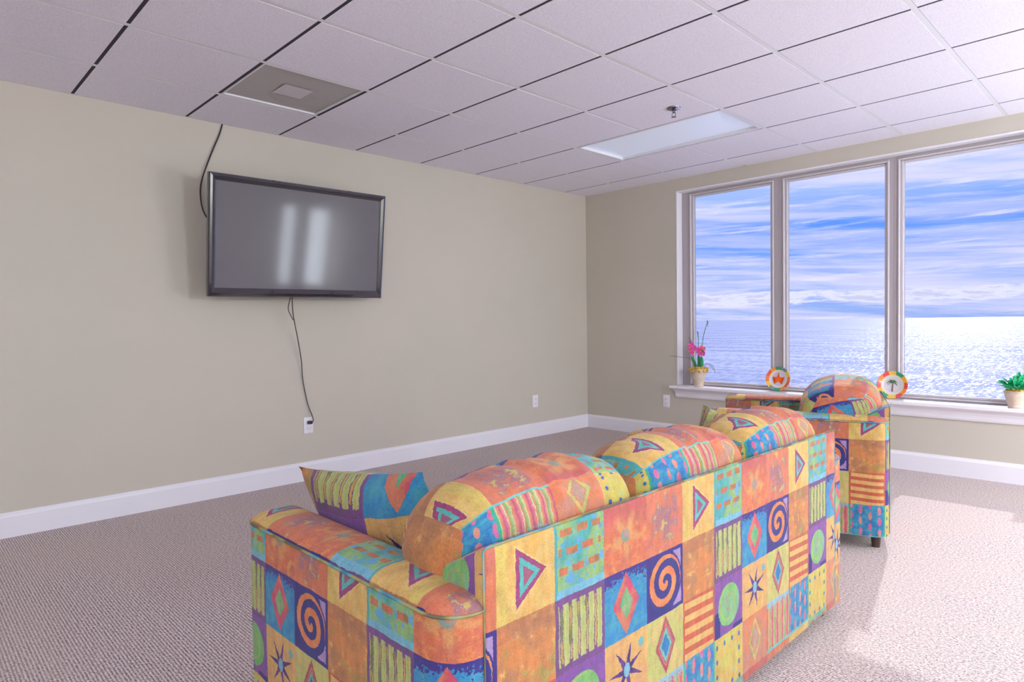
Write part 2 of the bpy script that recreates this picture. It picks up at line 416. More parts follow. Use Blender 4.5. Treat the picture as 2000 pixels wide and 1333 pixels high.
# ------------------------------------------------------------------ printed fabric
CW, CH = .1634, .158
def fabric_mat(name='patchwork print fabric', fade=0.0):
    m, nt, b = newmat(name)
    uvn = nt.n('ShaderNodeUVMap'); uvn.uv_map = 'UVMap'
    u0, v0, _ = nt.sep(uvn.outputs[0])
    uvv = nt.xyz(u0, v0)
    wn = nt.noise(uvv, 22, 3, .6, col=True); wx, wy, _ = nt.sep(wn)
    n1 = nt.noise(uvv, 14, 4, .6); n2 = nt.noise(nt.xyz(u0+7.3, v0+1.7), 34, 4, .65); n3 = nt.noise(uvv, 9, 2)
    fine = nt.noise(uvv, 260, 3, .7)
    edge = nt.noise(uvv, 120, 3, .7)-.5
    cu = (u0+(wx-.5)*.008)/CW; cv = (v0*-1.0+(wy-.5)*.008)/CH
    ci = nt.math('FLOORED_MODULO', cu.floor(), 4.0); cj = nt.math('FLOORED_MODULO', cv.floor(), 4.0)
    S = cu.frac()*2-1+edge*.10; Tt = 1-cv.frac()*2+(fine-.5)*.10
    R_ = nt.math('SQRT', S*S+Tt*Tt); TH = nt.math('ARCTAN2', Tt, S)
    aS, aT = S.abs(), Tt.abs()
    c = lambda *k: C(*k)
    def mot(a, bb, n, lo=.4, hi=.62): return nt.mix(nt.sstep(n, lo, hi), a, bb)
    mix = nt.mix
    out = None
    def place(i, j, colr):
        nonlocal out
        if out is None: out = colr; return
        mi = nt.math('COMPARE', ci, float(i), .2)*nt.math('COMPARE', cj, float(j), .2)
        out = mix(mi, out, colr)
    # row 1
    d = ((S+.38)*-1).max(aT*.809+S*.588-.43)
    k = mot(c(248, 206, 112), c(250, 178, 82), n1); k = mix(S < -.62, k, c(240, 200, 96))
    k = mix(d < 0, k, mot(c(196, 62, 128), c(150, 70, 130), n2)); k = mix(d < -.15, k, c(92, 202, 190)); k = mix(d < -.27, k, c(178, 96, 128))
    k = mix((d.abs() < .02), k, c(250, 210, 120)); place(0, 0, k)
    k = mot(c(82, 188, 178), c(168, 206, 122), n3, .42, .58); k = mix(nt.sstep(n2, .52, .6), k, c(96, 180, 226))
    tr_ = Tt*1.95+.1; row = (tr_.frac()-.5).abs()*2; da = ((S*1.55+tr_.floor()*.37).frac()-.5).abs()
    k = mix((row < .38)*(da < .34)*(aS < .84)*(Tt > -.72), k, mot(c(236, 112, 74), c(170, 120, 66), n2)); k = mix(Tt < -.78, k, c(130, 204, 226)); k = mix(S < -.9, k, c(86, 186, 186)); place(1, 0, k)
    k = mot(c(244, 124, 62), c(226, 98, 84), n1); k = mix(nt.sstep(n2, .5, .62), k, c(240, 150, 70))
    k = mix(nt.sstep(Tt+(n2-.5)*1.0, .0, .9), k, c(216, 96, 92)); star = R_-(.34+.22*(TH*5.0+1.2).o('COSINE')+.12); k = mix(nt.sstep(star, .2, -.25)*.75, k, c(242, 168, 96)); k = mix(R_ < .21, k, mot(c(160, 176, 160), c(196, 160, 140), n2, .45, .55)); place(2, 0, k)
    k = mot(c(240, 130, 76), c(230, 108, 96), n1); bl = nt.sstep(n2*1.1-R_*.25+(wx-.5)*.6, .36, .46); k = mix(bl*(aT < .78)*(aS < .7)*.7, k, c(158, 128, 150)); k = mix((bl*nt.sstep(n2, .56, .6))*(aS < .6), k, c(214, 178, 96)); place(3, 0, k)
    # row 2
    k = mot(c(236, 146, 62), c(206, 128, 84), n1); k = mix(nt.sstep(n2, .55, .68), k, c(248, 186, 88)); k = mix((Tt > .55)*.45, k, c(190, 112, 84)); k = mix(nt.sstep(n3*.6+n2*.4, .56, .62)*.6, k, c(160, 170, 84)); place(0, 1, k)
    q = (S*2.9+wy*.5+.15).frac(); k = mot(c(146, 88, 160), c(120, 84, 132), n2)
    k = mix((q > .36)*(aT < .82)*(aS < .88), k, mix(nt.sstep((S*6.1).frac(), .3, .6), c(212, 216, 132), c(204, 206, 112))); k = mix(((q-.18).abs() < .10)*(aT < .72)*(aS < .8), k, mot(c(136, 150, 72), c(232, 178, 72), n3, .48, .56)); place(1, 1, k)
    k = mot(c(22, 152, 214), c(66, 172, 196), n2); k = mix((Tt+edge*1.6+(n2-.5)*1.2) > .72, k, c(66, 48, 146)); dd = aS/.62+aT/.92
    k = mix(dd < 1, k, mot(c(232, 66, 110), c(236, 112, 92), n1)); k = mix(dd < .52, k, mot(c(98, 204, 130), c(170, 190, 132), n2)); place(2, 1, k)
    k = mix(nt.sstep(S+n2*.9, .85, 1.05), c(54, 44, 138), c(196, 160, 214)); k = mix(aS.max(aT) > .88, k, c(62, 46, 142))
    sp_ = (TH*.159155+R_*2.1+.25).frac(); k = mix((R_ < .92)*(aS < .9), k, c(52, 56, 142)); k = mix((sp_ < .5)*(R_ < .86), k, mot(c(252, 130, 48), c(244, 142, 84), n2)); place(3, 1, k)
    # row 3
    hs = (Tt*2.35+S*.12+wy*.25+.3).frac(); k = mot(c(228, 98, 48), c(206, 92, 66), n1); k = mix((hs < .52)*(aS < .9), k, mot(c(255, 204, 110), c(250, 176, 92), n2)); place(0, 2, k)
    k = mot(c(160, 92, 184), c(134, 84, 166), n2); k = mix((S < -.62)*(Tt < -.1), k, c(48, 44, 142)); k = mix((S > .3)*(Tt < -.84), k, c(48, 44, 142))
    gs = (TH*.159155+R_*2.6).frac(); k = mix(R_ < .76, k, mot(c(140, 208, 112), c(150, 206, 150), n3)); k = mix((gs < .22)*(R_ < .72), k, mix(nt.sstep(R_, .2, .5), c(196, 160, 150), c(178, 214, 96))); place(1, 2, k)
    k = mot(c(250, 194, 98), c(244, 172, 108), n1); k = mix(((S-.7)*(S-.7)+(Tt-.6)*(Tt-.6)) < .02, k, c(130, 200, 200))
    st = R_*(((TH*1.11408+.02).frac()-.5).abs()*6.4+1.0)-.86; k = mix(st < 0, k, mot(c(66, 40, 128), c(112, 66, 150), n2)); k = mix((S*S*2.2+Tt*Tt*1.1) < .05, k, c(140, 206, 226)); place(2, 2, k)
    k = mot(c(214, 216, 116), c(238, 200, 120), n1); dd = aS/.55+aT/.94; k = mix(dd < 1, k, mot(c(206, 58, 104), c(186, 110, 112), n2)); k = mix(dd < .6, k, c(130, 206, 186)); k = mix(dd < .42, k, c(16, 134, 200)); k = mix((dd-.72).abs() < .03, k, c(236, 150, 100)); place(3, 2, k)
    # row 4
    k = mot(c(36, 136, 206), c(56, 176, 196), n2); du = (S*2.0+.25).frac()-.5; dv = (Tt*1.5+(S*2.0+.25).floor()*.5).frac()-.5
    k = mix((du*du*4.6+dv*dv*1.15) < .17, k, mot(c(232, 104, 164), c(240, 150, 130), n1)); k = mix(aS > .9, k, c(60, 190, 150)); k = mix(Tt < -.9, k, c(120, 214, 204)); place(0, 3, k)
    k = mot(c(232, 216, 90), c(240, 184, 86), n1); k = mix(nt.sstep(n2, .56, .64)*.6, k, c(160, 214, 160)); du = ((S*1.9+.1).frac()-.5)*.8; dv = ((Tt*1.9+.2).frac()-.5)*.8
    k = mix(((du*du*2.2+dv*dv) < .022)*(aS.max(aT*.9) > .5), k, c(40, 122, 190)); place(1, 3, k)
    k = mot(c(244, 136, 74), c(220, 138, 120), n1); dd = aS/.5+aT/.88; k = mix((dd-.86).abs() < .13, k, mot(c(190, 212, 110), c(240, 196, 100), n2)); k = mix(dd < .6, k, c(208, 160, 140)); place(2, 3, k)
    qq = (S*2.2+wy*.3).frac(); k = nt.ramp(qq, [(0, c(226, 84, 128)), (.22, c(244, 150, 84)), (.42, c(196, 200, 130)), (.5, c(120, 200, 120)), (.62, c(238, 130, 70)), (.84, c(236, 128, 140)), (1, c(200, 80, 120))])
    k = mix(((qq-.31).abs() < .035)+((qq-.7).abs() < .035), k, c(210, 226, 170)); k = mix(Tt+edge*1.2 > .8, k, c(160, 210, 232)); k = mix(Tt < -.88, k, c(126, 214, 200)); place(3, 3, k)
    # brush-worn mottling and weave of the cloth itself
    hsv = nt.n('ShaderNodeHueSaturation'); nt.put(hsv.inputs['Color'], out); nt.put(hsv.inputs['Value'], fine*.50+n2*.34+nt.noise(nt.xyz(u0, v0*.25), 60, 3)*.3-.03); nt.put(hsv.inputs['Hue'], (n1-.5)*.07+.504)
    hsv.inputs['Saturation'].default_value = .93-fade
    setb(nt, b, base=hsv.outputs[0], rough=.8, spec=.25, sheen=.1, normal=bump(nt, fine, .25, .003))
    return m
MFAB = fabric_mat()
m, nt, b = newmat('printed piping cord'); nz = nt.noise(objco(nt), 9, 2)
setb(nt, b, base=nt.ramp(nz, [(0, C(50, 44, 70)), (.42, C(96, 92, 70)), (.5, C(150, 140, 80)), (.56, C(96, 150, 150)), (.64, C(60, 110, 140))]), rough=.8); MPIPE = m
MLEG = simple('dark wooden leg', C(70, 52, 46), .4, .15, 20)
MUNDER = simple('black under cloth', C(34, 30, 32), .9)

def gridsamples(h, r, n, seg):
    """sample positions along one half-extent h with corner radius r"""
    a = [-h+r*(1-math.cos(k*PI/2/seg)) for k in range(seg)]
    mid = [-(h-r)+2*(h-r)*k/n for k in range(n+1)]
    return a+mid+[-x for x in reversed(a)]
def soft_box(name, c, hs, R, n, mat, parent, uvf, deform=None, seg=5):
    """rounded box; uvf(face axis, sign, undeformed point) gives print coordinates in metres"""
    bm = bmesh.new(); uvl = bm.loops.layers.uv.new('UVMap'); cache = {}
    def vert(p):
        k = tuple(round(x, 5) for x in p)
        if k in cache: return cache[k]
        q = [max(-(hs[i]-R[i]), min(hs[i]-R[i], p[i])) for i in range(3)]
        dd = [(p[i]-q[i])/R[i] for i in range(3)]; L = math.sqrt(sum(x*x for x in dd))
        o = Vector([q[i]+(R[i]*dd[i]/L if L > 0 else 0) for i in range(3)])
        if deform: o = deform(o, Vector(p))
        v_ = bm.verts.new(o+Vector(c)); cache[k] = v_; return v_
    SS = [gridsamples(hs[i], R[i], n[i], seg) for i in range(3)]
    for ax in range(3):
        a, b_ = [i for i in range(3) if i != ax]
        for sg in (-1, 1):
            for i in range(len(SS[a])-1):
                for j in range(len(SS[b_])-1):
                    P = []
                    for (ii, jj) in ((i, j), (i+1, j), (i+1, j+1), (i, j+1)):
                        p = [0, 0, 0]; p[ax] = sg*hs[ax]; p[a] = SS[a][ii]; p[b_] = SS[b_][jj]; P.append(tuple(p))
                    vv = [vert(p) for p in P]
                    if len(set(vv)) < 4: continue
                    f = bm.faces.new(vv)
                    for lp, p in zip(f.loops, P): lp[uvl].uv = uvf(ax, sg, p)
    return link(name, bm, mat, parent, angle=60)

def arm_body(name, pts, zb, zt, crown, cx, mat, parent, uoff, voff, topuv, nz=10, nr=7):
    """pts: closed plan outline (x,y) in order with its perimeter length; loft up then crown over"""
    bm = bmesh.new(); uvl = bm.loops.layers.uv.new('UVMap')
    per = [0]
    for i in range(len(pts)): per.append(per[-1]+(Vector(pts[(i+1) % len(pts)])-Vector(pts[i])).length)
    ylo = min(p[1] for p in pts); yhi = max(p[1] for p in pts); xlo = min(p[0] for p in pts); xhi = max(p[0] for p in pts); hw = (xhi-xlo)/2
    def ringpt(p, k):
        q = (cx, max(ylo+hw, min(yhi-hw, p[1]))); return (q[0]+(p[0]-q[0])*k, q[1]+(p[1]-q[1])*k)
    rings = []
    for k in range(nz+1):
        z = zb+(zt-zb)*k/nz; bulge = .004*math.sin(PI*k/nz)
        rings.append(([bm.verts.new((cx+(p[0]-cx)*(1+bulge/hw), p[1], z)) for p in pts], z, 0))
    for k in range(1, nr):
        a = PI/2*k/nr; kk = math.cos(a)**.8
        rings.append(([bm.verts.new((*ringpt(p, kk), zt+crown*math.sin(a))) for p in pts], zt, 1))
    N = len(pts)
    for (A, za, ta), (B, zb_, tb) in zip(rings, rings[1:]):
        for i in range(N):
            j = (i+1) % N; f = bm.faces.new((A[i], A[j], B[j], B[i]))
            vals = ((i, per[i]), (j, per[i+1]), (j, per[i+1]), (i, per[i]))
            for lp, (ii, pl), z in zip(f.loops, vals, (za, za, zb_, zb_)):
                lp[uvl].uv = topuv(lp.vert.co) if tb else (uoff+pl, z-voff)
    last = rings[-1][0]
    f = bm.faces.new(last)
    for lp in f.loops: lp[uvl].uv = topuv(lp.vert.co)
    bmesh.ops.triangulate(bm, faces=[f])
    f2 = bm.faces.new(rings[0][0][::-1])
    return link(name, bm, mat, parent, angle=50)

def outline(x0, x1, y0, y1, r00, r10, r11, r01, n=7, sub=.03):
    """rounded rectangle, counter-clockwise from (x0,y1) corner end going down the x0 side"""
    P = []
    def arc(cx, cy, r, a0):
        for k in range(n+1): a = a0+PI/2*k/n; P.append((cx+r*math.cos(a), cy+r*math.sin(a)))
    arc(x0+r00, y0+r00, r00, PI); arc(x1-r10, y0+r10, r10, 1.5*PI); arc(x1-r11, y1-r11, r11, 0); arc(x0+r01, y1-r01, r01, .5*PI)
    out = []
    for i, p in enumerate(P):
        q = P[(i+1) % len(P)]; L = math.dist(p, q); m_ = max(1, int(L/sub))
        for k in range(m_): out.append((p[0]+(q[0]-p[0])*k/m_, p[1]+(q[1]-p[1])*k/m_))
    # start at the front end of the x0 side
    i0 = max(range(len(out)), key=lambda i: (-(abs(out[i][0]-x0) > 1e-6), out[i][1])); return out[i0:]+out[:i0]

def make_sofa(root, W, D, ncush, zb, zarm, zback, aw, prot, uT, side_u, armv, backv, cu_off, crest=.784, tilt=0):
    # left arm (x from 0), right arm
    for side in (0, 1):
        x0, x1 = (0, aw) if side == 0 else (W-aw, W)
        rr = (.075, .02, .02, .045) if side == 0 else (.02, .03, .045, .02)
        pts = outline(x0, x1, .004, D, *rr)
        if side == 0: uo = side_u-pts[0][1]
        else: uo = (W-aw-uT)-(D)      # print runs on across the rear
        tuv = lambda co, x0=x0: (co.y-.10, -.13+(co.x-x0)*1.0-.03)
        a = arm_body('arm', pts, zb, zarm, .028, (x0+x1)/2, MFAB, root, uo, armv, tuv)
        bm = bmesh.new(); P3 = [((x0+x1)/2+(p[0]-(x0+x1)/2)*1.03, p[1], zarm) for p in pts]
        tube(bm, P3, .0034, 6, closed=True); link('piping', bm, MPIPE, a)
    # back frame
    bx0, bx1 = prot, W-prot
    def buv(ax, sg, p):
        x, y, z = p[0]+(bx0+bx1)/2, p[1]+.065, p[2]+(zb+zback)/2
        if ax == 1: return (x-uT, z-backv)
        if ax == 0: return ((.36-y*1.3) if sg < 0 else (bx1-uT+y), (-.395+(z-zback+.05)) if sg < 0 else z-backv)
        return (x-uT, y+.05)
    def bdef(o, p):   # the top edge falls away towards the cushions
        if o.z > 0: o.z -= max(0, o.y+.065-.01)*.55*min(1, max(0, (o.z-.2)/.1))
        return o
    bk = soft_box('back_frame', ((bx0+bx1)/2, .065, (zb+zback)/2), ((bx1-bx0)/2, .065, (zback-zb)/2), (.012, .012, .012), (26, 4, 14), MFAB, root, buv, bdef, seg=3)
    bm = bmesh.new()
    tube(bm, [(bx0+.002, .003, zb+.01), (bx0+.002, .003, zback-.006), (bx0+.01, .003, zback-.001), (bx1-.01, .003, zback-.001), (bx1-.002, .003, zback-.006), (bx1-.002, .003, zb+.01)], .0022, 6)
    link('piping', bm, MPIPE, bk)
    # seat base
    def suv(ax, sg, p): return (p[0]+p[1]*.5, p[2]-.2) if ax != 2 else (p[0], p[1])
    soft_box('seat_base', (W/2, (.12+D-.03)/2, .19), ((W-2*aw)/2-.001, (D-.15)/2, .19-zb), (.02, .02, .02), (6, 3, 3), MFAB, root, suv, seg=2)
    cw = (W-2*prot)/ncush; sw = (W-2*aw)/ncush
    for k in range(ncush):
        cx = aw+sw*(k+.5)
        def sdef(o, p, s=sw): 
            t = (1-(2*o.x/s)**2); o.z += .018*max(0, t) if o.z > 0 else 0; return o
        soft_box('seat_cushion', (cx, .30+(D-.30+.02)/2, .385), (sw/2-.003, (D-.30+.02)/2, .062), (.03, .05, .05), (8, 8, 2), MFAB, root, suv, sdef)
    for k in range(ncush):
        cx = prot+cw*(k+.5); zt = crest; z0 = .43; hz = (zt-z0)/2
        off = cu_off[k]
        def cuv(ax, sg, p, cx=cx, off=off, hz=hz):
            x, y, z = p[0]+cx, p[1], p[2]
            if ax == 0 and ncush == 1: return (.40+y*.9-z*.3, z*.8-.27+y*.3)
            if ax == 1 and sg < 0: return (off-x, -.632+(hz-z)*1.12+.035)
            if ax == 1: return (off-x, -.632-.30-(hz-z)+.035)
            if ax == 2: return (off-x, -.632-(y+.15)*1.0+.035)
            return (.08+y*.5, -.24+z*.35) if sg < 0 else (.2+y*.9, z*.9-.30)
        ph = random.uniform(0, 6)
        def cdef(o, p, cw=cw, hz=hz, ph=ph, k=k):
            t = max(0, 1-abs(2*o.x/cw)**3.2)
            if o.z > 0: o.z += (.022*t-.034*(1-t)*1.0)*min(1, o.z/hz*1.2)
            o.y += (.03*t)*(1 if o.y > 0 else -.55)*(1-(o.z/hz)**2*.6)
            # soft gathers running over the crest
            wv_ = math.sin(o.x*62+ph)*.5+math.sin(o.x*103+ph*2)*.5
            g = max(0, min(1, (o.z/hz-.1)/.5)); am = .0075*g*(.4+.6*math.exp(-((o.x-.02)/.14)**2))
            o.z += wv_*am; o.y += wv_*am*(-.6 if o.y < 0 else .6)
            o.y += -.03*(o.z/hz) + .02   # leans back on the frame
            return o
        cu_ = soft_box('back_cushion', (cx, .175 if ncush > 1 else .205, (zt+z0)/2), (cw/2-.002, .128 if ncush > 1 else .17, hz), (.065, .124 if ncush > 1 else .16, .115), (22, 6, 8), MFAB, root, cuv, cdef, seg=8)
    for lx in (.07, W-.10):
        for ly in (.06, D-.09):
            bm = bmesh.new(); lathe(bm, [(.001, 0), (.018, 0), (.026, zb+.01), (.001, zb+.01)], 14, (lx+.015, ly, 0)); link('leg', bm, MLEG, root)
    bm = bmesh.new(); box(bm, .03, W-.03, .03, D-.04, zb-.004, zb+.02); link('dust_cover', bm, MUNDER, root, smooth=False)

sofa = thing('sofa', 'three-seat sofa in bright patchwork print seen from behind, facing the television wall', 'sofa', (3.54, -4.73, 0), PI/2)
make_sofa(sofa, 1.915, .89, 3, .05, .598, .714, .15, .08, .11, .435, .672, .714, (.17, .87, 1.43))
TH = .33
chair = thing('armchair', 'single armchair in the same patchwork print, angled in front of the window', 'armchair', (3.482, -2.005, 0), PI/2+TH)
make_sofa(chair, .885, .87, 1, .07, .625, .70, .15, .06, .0, .18, .698, .70, (.6,), crest=.79)

# ------------------------------------------------------------------ throw pillows
def pillow(name, label, w_, h_, t_, loc, rot, uo, vo):
    bm = bmesh.new(); uvl = bm.loops.layers.uv.new('UVMap'); n = 22; grid = {}
    for sgn in (-1, 1):
        for i in range(n+1):
            for j in range(n+1):
                a, b_ = -1+2*i/n, -1+2*j/n
                edge = i in (0, n) or j in (0, n)
                key = (i, j) if edge else (i, j, sgn)
                if key in grid: continue
                px = a*(1-.10*(1-b_*b_)); pz = b_*(1-.10*(1-a*a))
                th = ((1-a*a)*(1-b_*b_))**.5
                wr = .003*math.sin(a*9+b_*4)*th
                grid[key] = bm.verts.new((px*w_/2, sgn*(t_/2*th+wr), pz*h_/2))
        for i in range(n):
            for j in range(n):
                q = []
                for ii, jj in ((i, j), (i+1, j), (i+1, j+1), (i, j+1)):
                    e_ = ii in (0, n) or jj in (0, n); q.append((grid[(ii, jj) if e_ else (ii, jj, sgn)], ii, jj))
                f = bm.faces.new([v_[0] for v_ in q])
                for lp, (_, ii, jj) in zip(f.loops, q): lp[uvl].uv = (uo[0]+ii/n*uo[1], vo[0]+jj/n*vo[1])
    # piped edge
    o = link(name, bm, MFAB, None, angle=80); o.location = loc; o.rotation_euler = rot
    return tag(o, label, 'pillow')
pillow('throw_pillow', 'patchwork throw pillow leaning on the near arm of the sofa, green spiral showing', .58, .34, .15, (2.955, -4.50, .600), (math.radians(22), math.radians(-7), math.radians(2)), (.115, .34), (-.46, .20))
pillow('throw_pillow', 'patchwork throw pillow at the far end of the sofa, only its pointed top corner showing', .36, .31, .14, (3.16, -2.98, .582), (math.radians(-18), math.radians(14), math.radians(0)), (.20, .16), (-.34, .16))

# ------------------------------------------------------------------ television
MBEZ = simple('glossy black plastic', C(46, 42, 52), .10, .1, 3, spec=.8, coat=.8)
MBACK = simple('matt black plastic', C(34, 32, 36), .5)
m, nt, b = newmat('television screen with reflected grey in base'); co = objco(nt); nz = nt.noise(co, 2, 2)
setb(nt, b, base=nt.mix(nz, C(102, 98, 104), C(108, 104, 110)), rough=.085, spec=.22); MSCR = m  # grey base stands in for room light reflected off the screen
tvc = Vector((.264, -3.344, 1.703)); yaw_, pit_, rol_ = .016, .126, .009
n_ = Vector((math.cos(yaw_)*math.cos(pit_), math.sin(yaw_)*math.cos(pit_), -math.sin(pit_)))
r_ = Vector((-math.sin(yaw_), math.cos(yaw_), 0)); u_ = n_.cross(r_)
r2 = r_*math.cos(rol_)+u_*math.sin(rol_); u2 = n_.cross(r2)
tv = thing('television', 'large black flat screen television on a wall mount, tilted slightly down', 'television')
Mt = Matrix((r2, -n_, u2)).transposed().to_4x4(); Mt.translation = tvc; tv.matrix_world = Mt
W2, H2 = .635, .381      # local: x right, z up, front is -y
bm = bmesh.new()
prof = [(0, .03), (0, .004), (.006, -.004), (.020, -.006), (.036, .004), (.044, .008), (.046, .03)]   # inset, y
rings = []
for ins, yy in prof:
    bt = ins*1.25
    rings.append([bm.verts.new(p) for p in ((-W2+ins, yy, -H2+bt), (W2-ins, yy, -H2+bt), (W2-ins, yy, H2-ins), (-W2+ins, yy, H2-ins))])
for A, B in zip(rings, rings[1:]):
    for i in range(4): bm.faces.new((A[i], A[(i+1) % 4], B[(i+1) % 4], B[i]))
link('bezel', bm, MBEZ, tv, smooth=False)
boxo('screen', -W2+.04, W2-.04, .009, .016, -H2+.05, H2-.04, MSCR, tv)
bm = bmesh.new(); box(bm, -W2+.003, W2-.003, .016, .045, -H2+.003, H2-.003, .006, 2); box(bm, -.42, .42, .045, .075, -.26, .22, .012, 2); link('back_housing', bm, MBACK, tv)
bm = bmesh.new(); tube(bm, [(-.03, -.0015, -H2+.018), (.03, -.0015, -H2+.018)], .0025, 6); link('logo_bar', bm, MCHROME, tv)
mt = thing('wall_mount', 'black metal bracket holding the television off the wall', 'bracket', (0, -3.344, 1.70))
boxo('wall_plate', .001, .012, -.11, .11, -.17, .17, MBACK, mt, .003)
bm = bmesh.new(); box(bm, .012, .175, -.03, .03, -.035, .035, .005); box(bm, .155, .172, -.2, .2, -.02, .02, .003); link('arm', bm, MBACK, mt)

# back-projection from photo pixels only to read off real positions of the thin cords
def hitx(px, py, xv):
    dr = fw+rt*((px-1000)/FPX)-up*((py-666.5)/FPX); t = (xv-CAM.x)/dr.x; return CAM+dr*t
MCORD = simple('black cord rubber', C(52, 48, 52), .5)
P = [Vector((.004, -3.777, 2.474)), Vector((.01, -3.80, 2.40)), Vector((.012, -3.845, 2.29)), Vector((.02, -3.893, 2.17)), Vector((.03, -3.93, 2.06)), Vector((.04, -3.94, 1.97)), Vector((.06, -3.93, 1.87)), Vector((.12, -3.90, 1.80)), Vector((.19, -3.80, 1.74))]
bm = bmesh.new(); tube(bm, spline(P), .0048, 8); o = link('cable', bm, MCORD); tag(o, 'black cable hanging from the ceiling edge down behind the left side of the television', 'cable')
cord = thing('power_cord', 'thin black power cord hanging from the television down to the wall outlet', 'cord', (0, -3.2, .43))
P = [(.20, -3.41, 1.38), (.17, -3.40, 1.31), (.12, -3.37, 1.20), (.06, -3.31, 1.02), (.03, -3.275, .88), (.016, -3.262, .76), (.012, -3.245, .66), (.014, -3.222, .55), (.024, -3.197, .47), (.034, -3.195, .435), (.040, -3.21, .425)]
bm = bmesh.new(); tube(bm, [Vector(p)-Vector((0, -3.2, .43)) for p in spline(P)], .0036, 8); link('wire', bm, MCORD, cord)
bm = bmesh.new(); tube(bm, [Vector(p)-Vector((0, -3.2, .43)) for p in spline([(.20, -3.41, 1.38), (.16, -3.415, 1.30), (.13, -3.41, 1.24), (.105, -3.365, 1.17)])], .003, 8); link('wire', bm, MCORD, cord)
bm = bmesh.new(); box(bm, .009, .036, -.032, .002, -.018, .006, .006, 2); link('plug', bm, MCORD, cord)

# outlets
MPLATE = simple('white outlet plastic', C(238, 234, 240), .35, .01)
MSLOT = simple('dark slot', C(70, 64, 70), .6)
def outlet(label, loc, rz, kind='outlet'):
    t = thing('wall_outlet', label, 'outlet', loc, rz, None)
    bm = bmesh.new(); box(bm, -.037, .037, -.007, 0.0, -.06, .06, .003, 2); link('cover_plate', bm, MPLATE, t)
    for dz_ in (-.021, .021):
        bm = bmesh.new(); box(bm, -.017, .017, -.010, -.006, dz_-.0145, dz_+.0145, .004, 2); s_ = link('socket', bm, MPLATE, t)
        bm = bmesh.new(); box(bm, -.0085, -.0060, -.0106, -.009, dz_-.002, dz_+.008); box(bm, .0060, .0085, -.0106, -.009, dz_-.002, dz_+.008); box(bm, -.0025, .0025, -.0106, -.009, dz_-.010, dz_-.006)
        link('slot', bm, MSLOT, s_, smooth=False)
    return t
outlet('white wall outlet below the television with the power cord plugged in', (0, -3.218, .402), PI/2)
outlet('white wall outlet on the television wall near the corner', (0, -.819, .352), PI/2)
outlet('white wall outlet on the window wall under the left end of the sill', (.982, 0, .352), 0)

# ------------------------------------------------------------------ plates on the sill
def plate_mat(name, colors, centre):
    m, nt, b = newmat(name); co = objco(nt); x, y, z = nt.sep(co)
    R_ = nt.math('SQRT', x*x+z*z); a = nt.math('ARCTAN2', z, x)*.159155+.5+nt.noise(co, 14, 2)*.08
    f = (a*2.0).frac()
    n = len(colors); rim = nt.ramp(f, [((i+.0)/n, C(*c_)) for i, c_ in enumerate(colors)])
    rim.s.node.color_ramp.interpolation = 'CONSTANT'
    c = nt.mix(R_ > .074, C(*centre), rim); c = nt.mix((R_-.076).abs() < .0025, c, C(236, 214, 120))
    c = nt.mix((R_-.052).abs() < .0012, c, C(160, 190, 170))
    setb(nt, b, base=c, rough=.25, coat=.3); return m
def plate(label, x, mat, parts):
    t = thing('decorative_plate', label, 'plate', (x, .03, WZ0), 0, None)
    rx = Matrix.Rotation(math.radians(-12), 4, 'X'); t.rotation_euler = (math.radians(-12), 0, 0)
    cz = .106
    bm = bmesh.new(); lathe(bm, [(0, .004), (.050, .004), (.066, .0), (.088, -.010), (.104, -.015), (.106, -.012), (.104, -.009), (.09, -.004), (.066, .008), (.05, .012), (0, .012)], 48)
    bmesh.ops.rotate(bm, verts=bm.verts[:], cent=(0, 0, 0), matrix=Matrix.Rotation(-PI/2, 3, 'X')); 
    o = link('dish', bm, mat, t); o.location = (0, 0, cz)
    for nm, polys, mm in parts:
        bm = bmesh.new()
        for poly in polys:
            top = [bm.verts.new((px, -.0015, pz)) for px, pz in poly]; bot = [bm.verts.new((px, .005, pz)) for px, pz in poly]
            f = bm.faces.new(top); g = bm.faces.new(bot[::-1])
            for i in range(len(poly)): bm.faces.new((top[i], top[(i+1) % len(poly)], bot[(i+1) % len(poly)], bot[i]))
            bmesh.ops.triangulate(bm, faces=[f, g])
        q_ = link(nm, bm, mm, t, smooth=False); q_.location = (0, 0, cz)
    return t
star = []
for k in range(10):
    a = PI/2+k*PI/5; rr = .054 if k % 2 == 0 else .021; star.append((rr*math.cos(a), rr*math.sin(a)))
MORANGE = simple('orange glaze', C(246, 104, 30), .3); MPALM = simple('brown palm glaze', C(112, 92, 84), .4); MGREEN2 = simple('green glaze', C(84, 130, 84), .4)
plate('round plate with an orange starfish and striped rim, on the sill left of the armchair', 2.052, plate_mat('starfish plate glaze', [(236, 120, 60), (236, 190, 80), (120, 150, 150), (60, 150, 110), (240, 150, 60), (226, 96, 60)], (222, 210, 226)), [('starfish', [star], MORANGE)])
fr_ = []
for ang, L in ((200, .036), (168, .042), (130, .036), (95, .03), (52, .036), (14, .042), (-20, .036)):
    a = math.radians(ang); dx_, dz_ = math.cos(a), math.sin(a); nx, nz_ = -dz_, dx_
    tip = (dx_*L, .018+dz_*L*.7-.012); mid = (dx_*L*.5, .018+dz_*L*.6+.004)
    fr_.append([(0, .018), (mid[0]+nx*.005, mid[1]+abs(nz_)*.005), tip, (mid[0]-nx*.004, mid[1]-abs(nz_)*.004)])
trunk = [(-.004, -.05), (.004, -.05), (.003, -.02), (.0035, .018), (-.0015, .018), (-.003, -.02)]
plate('round plate with a palm tree and red rim, partly behind the armchair cushion', 2.925, plate_mat('palm plate glaze', [(226, 76, 70), (240, 176, 60), (60, 150, 110), (236, 190, 80), (230, 84, 84), (240, 140, 70)], (224, 214, 216)), [('palm_fronds', fr_, MGREEN2), ('palm_trunk', [trunk], MPALM)])

